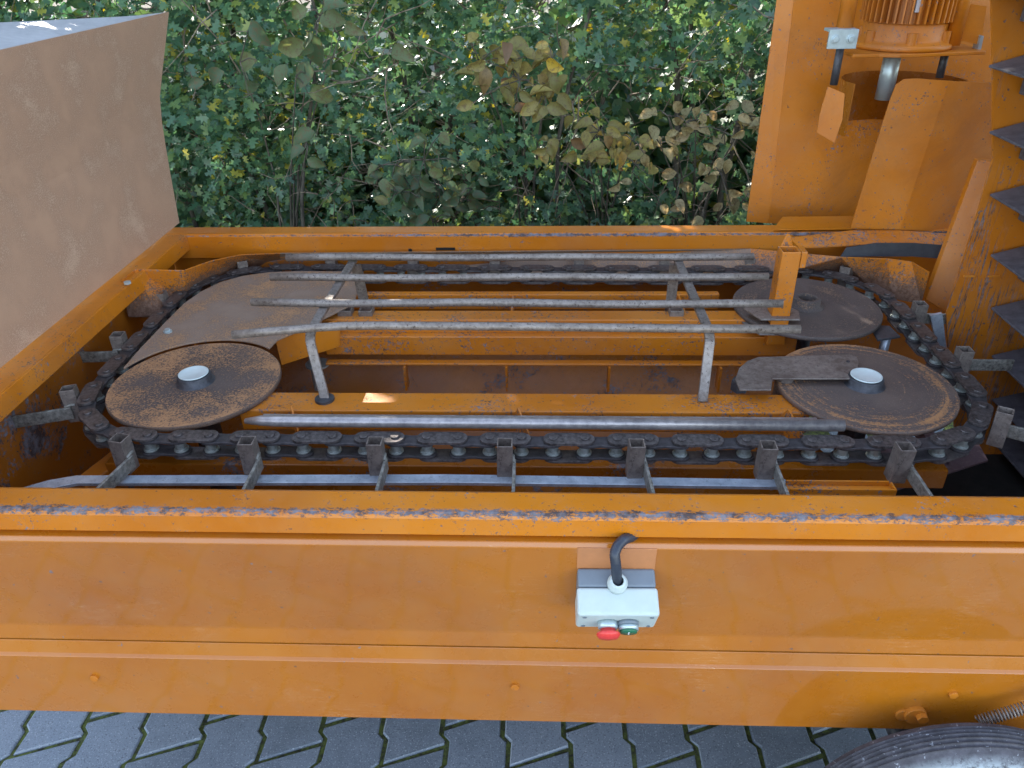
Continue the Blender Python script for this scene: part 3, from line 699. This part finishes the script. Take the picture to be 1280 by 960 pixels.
MB().box(mx_-.03, mx_-.018, my-.112, my-.105, zf+.10, zf+.16).build('rating_plate', M['galv'], mot)
xl, xr_ = at(1066, 60, 1, my-.12).x, at(1222, 60, 1, my-.05).x
mb = MB(); mb.prism([(xl, my-.13), (xl+.07, my-.13), (xl+.12, my-.142), (xr_, my-.10), (xr_+.005, my+.12), (xl, my+.12)], zf-.006, zf+.003); mb.build('mounting_plate', M['motor'], mot, .002)
a = at(1036, 48, 1, my-.15); b = at(1070, 60, 1, my-.15)
mb = MB(); mb.box(a.x, b.x, my-.150, my-.142, b.z-.002, b.z+.045); mb.box(a.x, b.x, my-.142, my-.10, b.z+.038, b.z+.045); 
for t in (.22, .75): hexbolt(mb, (a.x+(b.x-a.x)*t, my-.150, b.z+.022), .008, .008)
mb.build('clamp_bracket', M['zinc'], mot, .001)
def rodv(px0, py0, px1, py1, y, r0, name, mat):
    a = at(px0, py0, 1, y); b = at(px1, py1, 1, y); x = (a.x+b.x)/2
    return MB().tube([(x, y, b.z), (x, y, a.z)], r0, 20).build(name, M[mat], mot)
rodv(1050, 58, 1043, 106, my-.10, .0105, 'support_rod', 'dark'); rodv(1182, 62, 1175, 97, my-.06, .0105, 'support_rod', 'dark')
rodv(1072, -70, 1057, 42, my-.10, .021, 'support_tube', 'motor'); rodv(1215, -70, 1196, 56, my-.06, .020, 'support_tube', 'motor')
rodv(1117, 60, 1105, 124, my-.02, .0235, 'drive_shaft', 'zinc')
for z in (.03, .075, .115):
    p = at(1117, 60, 1, my-.02); MB().cyl((p.x+.020, my-.02, p.z-z), .006, .010, 'z', 8).build('grub_screw', M['dark'], mot)
q = [at(1196, 50, 1, my-.06), at(1226, 56, 1, my-.06), at(1233, 10, 1, my-.06), at(1206, 6, 1, my-.06)]
mb = MB(); mb.slab(q, (0, .004, 0)); mb.slab([q[3], q[2], q[2]+Vector((0, .06, .0)), q[3]+Vector((0, .06, .0))], (0, 0, .004)); mb.build('angle_bracket', M['motor'], mot)
q = [at(1226, 44, 1, my-.07), at(1230, 45, 1, my-.07), at(1226, 63, 1, my-.07), at(1222, 62, 1, my-.07)]; MB().slab(q, (0, .03, 0)).build('clip', M['zinc'], mot)
# vertical curved sleeve round the shaft
sc_x = at(1120, 90, 1, 1.0).x; cyx, cyy, cr = at(1122, 95, 1, my).x+.01, my-.02, .165
A = []; Bz = []
zt_ = at(1110, 88, 1, cyy+cr).z; zb_ = at(1110, 149, 1, cyy+cr).z
for k in range(0, 25):
    a_ = R(-10+8.75*k); x, y = cyx+cr*math.cos(a_), cyy+cr*math.sin(a_)
    A.append((x, y, zt_)); Bz.append((x, y, zb_))
mb = MB(); mb.strip(A, Bz, (.003, 0, 0)); mb.build('shaft_sleeve', M['floor'], root)
q = plane_pts([(1035, 108, .69), (1056, 117, .66), (1021, 166, .68)], [(1035, 108), (1056, 117), (1053, 150), (1043, 179), (1021, 166), (1024, 145)])
MB().slab(q, (0, .004, 0)).build('sleeve_tab', M['guard'], root, .001)

# --- control box
cb = empty('control_box', root); c = at(770, 709, 1, -.587)
cb.location = (c.x, c.y, c.z-.002); cb.rotation_euler = (R(27), 0, R(.8))   # local -y out, tilted downwards
W2, H = .0635, .070
MB().box(-W2, W2, -.032, 0, -H, 0).build('box_base', M['boxdark'], cb, .004)
mb = MB(); mb.box(-W2-.002, W2+.002, -.078, -.0325, -H-.002, .002); mb.build('box_lid', M['boxlight'], cb, .005, segs=3)
mb = MB(); mb.lathe([(.0001, 0), (.0165, 0), (.0165, .010), (.013, .013), (.013, .020), (.009, .020)], (0, -.028, .0015), 'z', 24)
mb.build('cable_gland', M['boxlight'], cb)
mb = MB(); mb.lathe([(.0001, 0), (.0165, 0), (.0165, -.010), (.0145, -.012), (.0001, -.012)], (-.015, -.078, -.036), 'y', 32); mb.build('button_collar', M['zinc'], cb)
mb = MB(); mb.lathe([(.0001, -.008), (.0125, -.008), (.0125, -.016), (.0185, -.018), (.0195, -.021), (.016, -.026), (.0001, -.028)], (-.015, -.078, -.036), 'y', 32); mb.build('stop_button', M['red'], cb)
mb = MB(); mb.lathe([(.0001, 0), (.0175, 0), (.0175, -.006), (.0001, -.006)], (.018, -.078, -.036), 'y', 32); mb.build('button_gasket', M['boxdark'], cb)
mb = MB(); mb.lathe([(.0001, -.006), (.0165, -.006), (.0165, -.014), (.0001, -.014)], (.018, -.078, -.036), 'y', 32); mb.build('button_collar', M['zinc'], cb)
sb = MB().lathe([(.0001, -.014), (.0145, -.014), (.0135, -.018), (.0001, -.018)], (.018, -.078, -.036), 'y', 32).build('start_button', M['green'], cb)
for sx_, sz_ in ((-1, -.010), (1, -.010), (-1, -.060), (1, -.060)): MB().cyl((sx_*.054, -.0782, sz_), .0035, -.001, 'y', 12).build('lid_screw', M['boxdark'], cb)
MB().box(.017, .019, -.0972, -.0962, -.042, -.030).build('button_mark', M['white'], cb)
a = at(722, 684, 1, -.588); b = at(819, 708, 1, -.588)
mb = MB(); mb.slab([(a.x, -.5885, a.z), (b.x, -.5885, a.z), (b.x, -.583, a.z-.055), (a.x, -.583, a.z-.055)], (0, -.002, 0)); mb.build('backing_plate', M['pinkpaint'], root, .0006)
g0 = Vector(cb.location)+Vector((0, -.030, -.006))
pp = [g0]+[at(px, py, 1, y) for px, py, y in ((770, 706, -.618), (768, 692, -.612), (772, 682, -.600), (780, 674, -.587), (789, 671, -.573), (796, 669, -.560), (803, 669, -.548), (812, 669, -.535))]
fine = []
for i in range(len(pp)-1):
    for t in range(10): fine.append(pp[i].lerp(pp[i+1], t/10))
sm_ = [sum((fine[max(0, min(len(fine)-1, j+d))] for d in range(-3, 4)), Vector())/7 for j in range(len(fine))]
MB().tube(sm_, [.0088 if i % 2 else .0079 for i in range(len(sm_))], 14).build('cable_conduit', M['conduit'], root)

# --- wheel
WR = .278; yw0, yw1 = -.712, -.625
WX = at(1236, 895, 1, -.66).x; 
M['tyre'] = tyre_mat()
wh = empty('wheel', root)
prof = [(.175, 0.012), (.180, .004), (.205, -.002), (.240, -.002), (.257, .006), (.268, .018)]
wdt = yw1-yw0; nr = 6
for i in range(nr):
    a = .020+(wdt-.040)*i/nr; b = a+(wdt-.040)/nr; cvx = lambda y: WR-.022*((y-wdt/2)/(wdt/2))**2
    prof += [(cvx(a)-.001, a+.001), (cvx(a+.003), a+.003), (cvx(b-.005), b-.005), (cvx(b-.003)-.0045, b-.003), (cvx(b)-.0045, b-.0005)]
prof += [(.268, wdt-.014), (.245, wdt), (.18, wdt-.004), (.175, wdt-.012)]
MB().lathe(prof, (WX, yw0, WR), 'y', 96).build('tyre', M['tyre'], wh)
MB().lathe([(.0001, .05), (.05, .05), (.06, .03), (.12, .02), (.17, .006), (.182, .004), (.180, .012), (.13, .03), (.13, .10), (.178, .118)], (WX, yw0, WR), 'y', 48).build('rim', M['zinc'], wh)
MB().tube([(WX, -.66, WR), (WX, -.10, WR)], .025, 16).build('axle', M['dark'], wh)
# coil spring
mb = MB(); a = at(1222, 902, 1, -.612); b = at(1330, 870, 1, -.612); d = (b-a); Ls = d.length; d.normalize(); u = d.cross(Vector((0, 1, 0))).normalized(); v_ = Vector((0, 1, 0)); pp = []
for i in range(int(26*14)): q_ = 2*math.pi*i/14; pp.append(a+d*(Ls*i/(26*14))+(u*math.cos(q_)+v_*math.sin(q_))*.0095)
mb.tube(pp, .0016, 6); mb.build('coil_spring', M['rod'], root)

# ------------------------------------------------------------------ hedge
def leaf_shape(kind):
    if kind == 'haw':   # lobed hawthorn leaf, unit length
        pts_ = [(0, 0), (.10, .16), (.46, .22), (.16, .44), (.48, .66), (.15, .68), (.20, .98), (0, 1.02), (-.20, .98), (-.15, .68), (-.48, .66), (-.16, .44), (-.46, .22), (-.10, .16)]
        return np.array([(x, y, -.10*abs(x)+.05*math.sin(y*3)) for x, y in pts_])
    if kind == 'lo': return np.array([(0, 0, 0), (.36, .35, -.05), (.3, .75, -.05), (0, 1, 0), (-.3, .75, -.05), (-.36, .35, -.05)])
    t = np.linspace(0, 1, 7); hw = .30*np.sin(np.pi*t**.8)**.8
    return t, hw
def leaves_mesh(pos, size, nrm, ang, kind, dirv=None):
    """vectorised leaves: one small polygon island per leaf"""
    n = len(pos); nrm = nrm/np.linalg.norm(nrm, axis=1)[:, None]
    ref = np.stack([np.cos(ang), np.sin(ang), .0*ang], 1) + np.array([0, 0, -.35])
    if dirv is not None: ref = dirv+ref*.35
    yv = ref-nrm*(ref*nrm).sum(1)[:, None]; yv /= np.linalg.norm(yv, axis=1)[:, None]+1e-9; xv = np.cross(yv, nrm)
    if kind in ('haw', 'lo'):
        xv = xv*rng.uniform(.6, 1.15, n)[:, None]; S = leaf_shape(kind); k = len(S)
        V = pos[:, None]+size[:, None, None]*(xv[:, None]*S[None, :, 0, None]+yv[:, None]*S[None, :, 1, None]+nrm[:, None]*S[None, :, 2, None])
        if kind == 'haw':
            # split along the midrib so that it folds: two polygons share 0 and 7
            f1 = [0, 1, 2, 3, 4, 5, 6, 7]; f2 = [0, 7, 8, 9, 10, 11, 12, 13]
            idx = np.array([f1, f2])
            F = (np.arange(n)[:, None, None]*k+idx[None]).reshape(-1, 8); fs = 8
        else: F = (np.arange(n)[:, None]*k+np.arange(k)[None]); fs = 6
        return V.reshape(-1, 3), F, fs
    t, hw = leaf_shape(kind); k = 21
    curl = rng.uniform(-.25, .8, n)
    S = []
    for i in range(7):
        for j in (-1, 0, 1): S.append((j*hw[i], t[i], abs(j)*.22*math.sin(math.pi*t[i])))
    S = np.array(S); zz = S[None, :, 2]-curl[:, None]*S[None, :, 1]**2
    V = pos[:, None]+size[:, None, None]*(xv[:, None]*S[None, :, 0, None]+yv[:, None]*S[None, :, 1, None]+nrm[:, None]*zz[..., None])
    idx = np.array([[i*3+j, i*3+j+1, i*3+3+j+1, i*3+3+j] for i in range(6) for j in (0, 1)])
    F = (np.arange(n)[:, None, None]*k+idx[None]).reshape(-1, 4)
    return V.reshape(-1, 3), F, 4
def np_mesh(name, parts_, mat, parent=None, smooth=False):
    vs_, loops, starts, tot = [], [], [], []; vo = 0; lo_ = 0
    for V, F, k in parts_:
        vs_.append(V); loops.append((F+vo).ravel()); m_ = len(F); starts.append(lo_+np.arange(m_)*k); tot.append(np.full(m_, k)); vo += len(V); lo_ += m_*k
    V = np.concatenate(vs_).astype(np.float32); Lp_ = np.concatenate(loops).astype(np.int32); S = np.concatenate(starts).astype(np.int32); T_ = np.concatenate(tot).astype(np.int32)
    me = bpy.data.meshes.new(name); me.vertices.add(len(V)); me.vertices.foreach_set('co', V.ravel()); me.loops.add(len(Lp_)); me.loops.foreach_set('vertex_index', Lp_)
    me.polygons.add(len(S)); me.polygons.foreach_set('loop_start', S); me.polygons.foreach_set('loop_total', T_)
    if smooth: me.polygons.foreach_set('use_smooth', [True]*len(S))
    me.update(calc_edges=True); me.materials.append(mat)
    o = bpy.data.objects.new(name, me); col.objects.link(o)
    if parent: o.parent = parent
    return o
def bumpf(x, z, s=0): return .5+.25*np.sin(x*3.1+s+1.3*np.sin(z*2.3+s))+.25*np.sin(z*4.7+x*1.7+2*s+np.sin(x*5.3))
HL = leaf_mat('hawthorn_leaf', [(0, (.045,.105,.06)), (.35, (.068,.155,.085)), (.7, (.10,.20,.09)), (.93, (.15,.23,.065)), (1, (.40,.36,.05))], .30, .33, .2)
def sprays(n, x, y, z, per, spread, s0, s1, kind):
    c = np.stack([x, y, z], 1); k = np.repeat(np.arange(n), per); m_ = len(k)
    off = rng.normal(size=(m_, 3)); off /= np.linalg.norm(off, axis=1)[:, None]; off *= (rng.uniform(.15, 1, m_)[:, None])*spread
    off[:, 2] *= .8
    axis = rng.normal(size=(n, 3))*.35+np.array([0, -.75, .75])
    nr = axis[k]+rng.normal(size=(m_, 3))*.35+off/spread*.3
    return leaves_mesh(c[k]+off, rng.uniform(s0, s1, m_), nr, rng.uniform(0, 2*np.pi, m_), kind, off/np.linalg.norm(off, axis=1)[:, None])
hedge = empty('hawthorn_hedge', None, (0, 2.0, -.03))
tag(hedge, 'dense green hawthorn hedge of small lobed leaves behind the machine', 'hedge')
def hp(o): o.parent = hedge; o.location = (0, -2.0, .03); return o
parts_ = []
# front shell: dense sprays, thinner where the photo has openings
n = 6200
x = rng.uniform(-3.0, 3.0, n); z = rng.uniform(.2, 2.1, n); y = 1.55+.34*bumpf(x*1.5, z*1.4)+rng.uniform(0, .45, n)**1.2
hole = np.zeros(n, bool)
for (hx, hz, rx, rz) in ((.30, 1.06, .42, .20), (.75, .90, .40, .22), (-.25, .78, .30, .14), (.05, 1.20, .12, .10), (-.75, .80, .16, .09), (.55, 1.22, .20, .08)):
    hole |= ((x-hx)/rx)**2+((z-hz)/rz)**2 < rng.uniform(.5, 1.2, n)
keep = ~(hole & (rng.uniform(size=n) < .80)); keep &= ~((z < .95) & (rng.uniform(size=n) < .22)); keep &= ~((z > 1.22) & (x < .2) & (bumpf(x*2.3, z*3.1, 2) > .62) & (rng.uniform(size=n) < .7))
x, y, z = x[keep], y[keep], z[keep]
parts_.append(sprays(len(x), x, y, z, 10, .055, .024, .058, 'haw'))
hp(np_mesh('foliage', parts_, HL))
# inner and upper growth plus added sun-blocking sprays, larger simple leaves
parts_ = []
n = 4200; x = rng.uniform(-4, 4, n); z = rng.uniform(.0, 1.35, n); y = np.where(z < 1.15, rng.uniform(2.6, 3.2, n), rng.uniform(2.25, 3.2, n))
parts_.append(sprays(n, x, y, z, 8, .11, .07, .11, 'lo'))
n = 2600; x = rng.uniform(-4.5, 4.5, n); z = rng.uniform(-.1, 1.3, n); y = rng.uniform(3.2, 3.6, n)
parts_.append(sprays(n, x, y, z, 7, .13, .10, .15, 'lo'))
n = 1500; x = rng.uniform(-3.6, 3.6, n); z = rng.uniform(1.45, 2.0, n); y = rng.uniform(2.1, 2.9, n)
k_ = (np.sin(x*2.2+.8)+np.sin(x*5.1+z*3)) < .9; x, y, z = x[k_], y[k_], z[k_]
parts_.append(sprays(len(x), x, y, z, 7, .09, .04, .07, 'lo'))
n = 2600; x = rng.uniform(-7, -1.9, n); z = rng.uniform(1.75, 2.6, n); y = rng.uniform(2.2, 2.8, n)  # unseen sprays left of view, added to block sun patches on the paving
parts_.append(sprays(n, x, y, z, 8, .14, .09, .14, 'lo'))
n = 9000; x = rng.uniform(-6.5, 6.5, n); z = rng.uniform(2.0, 4.4, n); y = rng.uniform(1.8, 2.75, n)
parts_.append(sprays(n, x, y, z, 8, .15, .09, .15, 'lo'))
hp(np_mesh('inner_and_blocker_foliage', parts_, HL))
BK = bark_mat('hedge_bark', (.05,.042,.032), (.14,.12,.09)); BKL = bark_mat('pale_twig_bark', (.12,.09,.06), (.30,.24,.17))
for i, (px, yy, r) in enumerate(((205, 1.95, .02), (335, 2.1, .025), (395, 1.9, .016), (500, 2.15, .022), (575, 2.0, .028), (722, 1.80, .016), (735, 2.1, .022), (822, 2.0, .026), (870, 2.1, .02), (928, 1.95, .028), (60, 2.1, .03), (1230, 2.1, .03))):
    x0 = at(px, 230, 1, yy).x; r *= .62; pp = [Vector((x0+.09*math.sin(j*.7+i*1.7)+random.uniform(-.015, .015), yy+.04*math.sin(j+i), -.03+j*.25)) for j in range(13)]
    hp(MB().tube(pp, [r*(1-.045*j) for j in range(13)], 8).build('trunk', BK, hedge))
tw = MB()
for i in range(1500):
    a = Vector((random.uniform(-2.6, 2.6), random.uniform(1.75, 2.3), random.uniform(.3, 1.75))); d = Vector((random.gauss(0, 1), random.gauss(-.3, .6), random.gauss(.2, .8))).normalized(); L0 = random.uniform(.12, .5)
    pp = [a]; 
    for j in range(4): d = (d+Vector((random.gauss(0, .25), random.gauss(0, .25), random.gauss(0, .25)))).normalized(); pp.append(pp[-1]+d*L0/4)
    r = random.uniform(.0015, .0045); tw.tube(pp, [r*(1-.18*j) for j in range(5)], 5, False)
hp(tw.build('twigs', BKL, hedge))

def shrub(clusters, cols, label, s0=.055, s1=.085, per=9, stem_px=None):
    """broad-leaved shrub: stem, side branches to each cluster, folded leaves"""
    base = at(stem_px, 283, 1, 1.85); BY = 1.85; e = empty('broadleaf_shrub', None, (base.x, BY, -.03)); tag(e, label, 'shrub', 'broad-leaved shrubs growing in the hedge')
    parts_ = []; mb = MB(); top = -.03
    for (px, py, rad, cnt) in clusters:
        yy = 1.50+random.uniform(-.06, .05); c = at(px, py, 1, yy); m_ = cnt; top = max(top, c.z)
        p = np.array([[c.x, c.y, c.z]])+rng.normal(size=(m_, 3))*np.array([rad, .05, rad*.8])
        nr = rng.normal(size=(m_, 3))*.5+np.array([0, -1.0, .45]); ang = rng.uniform(0, 2*np.pi, m_)
        parts_.append(leaves_mesh(p-np.array([[base.x, BY, -.03]]), rng.uniform(s0, s1, m_), nr, ang, 'broad'))
        j = Vector((base.x+(c.x-base.x)*.3, 1.9, -.03+(c.z+.03)*.6)); o_ = Vector((base.x, BY, -.03))
        mb.tube([Vector((base.x, BY, -.03))-o_, j-o_, (j.lerp(c, .5)+Vector((0, .02, .03)))-o_, c-o_], [.007, .005, .003, .002], 6)
        for q_ in p[::2]: mb.tube([c-o_, (c.lerp(Vector(q_), .5)+Vector((0, .01, .01)))-o_, Vector(q_)-o_], [.0025, .002, .0012], 5)
    np_mesh('foliage', parts_, leaf_mat('broad_leaf', cols, .25, .55, .75), e, True); mb.build('stem', BK, e)
YB = [(0, (.15,.145,.04)), (.4, (.23,.20,.055)), (.72, (.34,.28,.08)), (.86, (.17,.10,.05)), (1, (.60,.42,.03))]
CR = [(0, (.22,.20,.09)), (.5, (.36,.31,.15)), (.85, (.26,.20,.10)), (1, (.45,.35,.08))]
GR = [(0, (.05,.09,.045)), (.5, (.08,.13,.06)), (.9, (.13,.16,.06)), (1, (.22,.20,.06))]
shrub([(600, 80, .05, 12), (650, 100, .07, 18), (680, 120, .06, 14), (690, 75, .05, 9), (640, 75, .05, 10)], YB, 'yellow brown wilting broad-leaved shrub at the middle of the hedge', .05, .092, stem_px=660)
shrub([(750, 165, .05, 13), (765, 190, .05, 11), (790, 175, .03, 5), (735, 195, .04, 6), (685, 185, .03, 5)], YB, 'low wilted olive brown shrub right of the yellow leaved one in the hedge', .05, .085, stem_px=760)
shrub([(835, 145, .05, 8), (870, 150, .05, 9), (825, 180, .04, 6), (850, 225, .06, 7), (905, 165, .05, 8), (935, 145, .05, 9), (900, 215, .05, 7), (880, 260, .05, 7), (930, 250, .04, 7), (790, 215, .05, 4)], CR, 'shrub with pale cream drying leaves beside the orange sheets', .045, .075, stem_px=880)
shrub([(495, 205, .07, 12), (530, 200, .07, 14), (545, 230, .06, 12), (500, 240, .06, 10), (590, 235, .05, 7), (560, 255, .06, 9), (540, 275, .06, 6)], GR, 'dull green broad-leaved shrub low at the left centre of the hedge', .05, .08, stem_px=535)
shrub([(300, 78, .07, 6), (370, 95, .04, 3), (400, 20, .06, 6), (425, 45, .05, 4), (385, 180, .04, 3)], GR, 'large leaved dark green shrub high in the hedge near the rusty panel', .07, .12, stem_px=340)
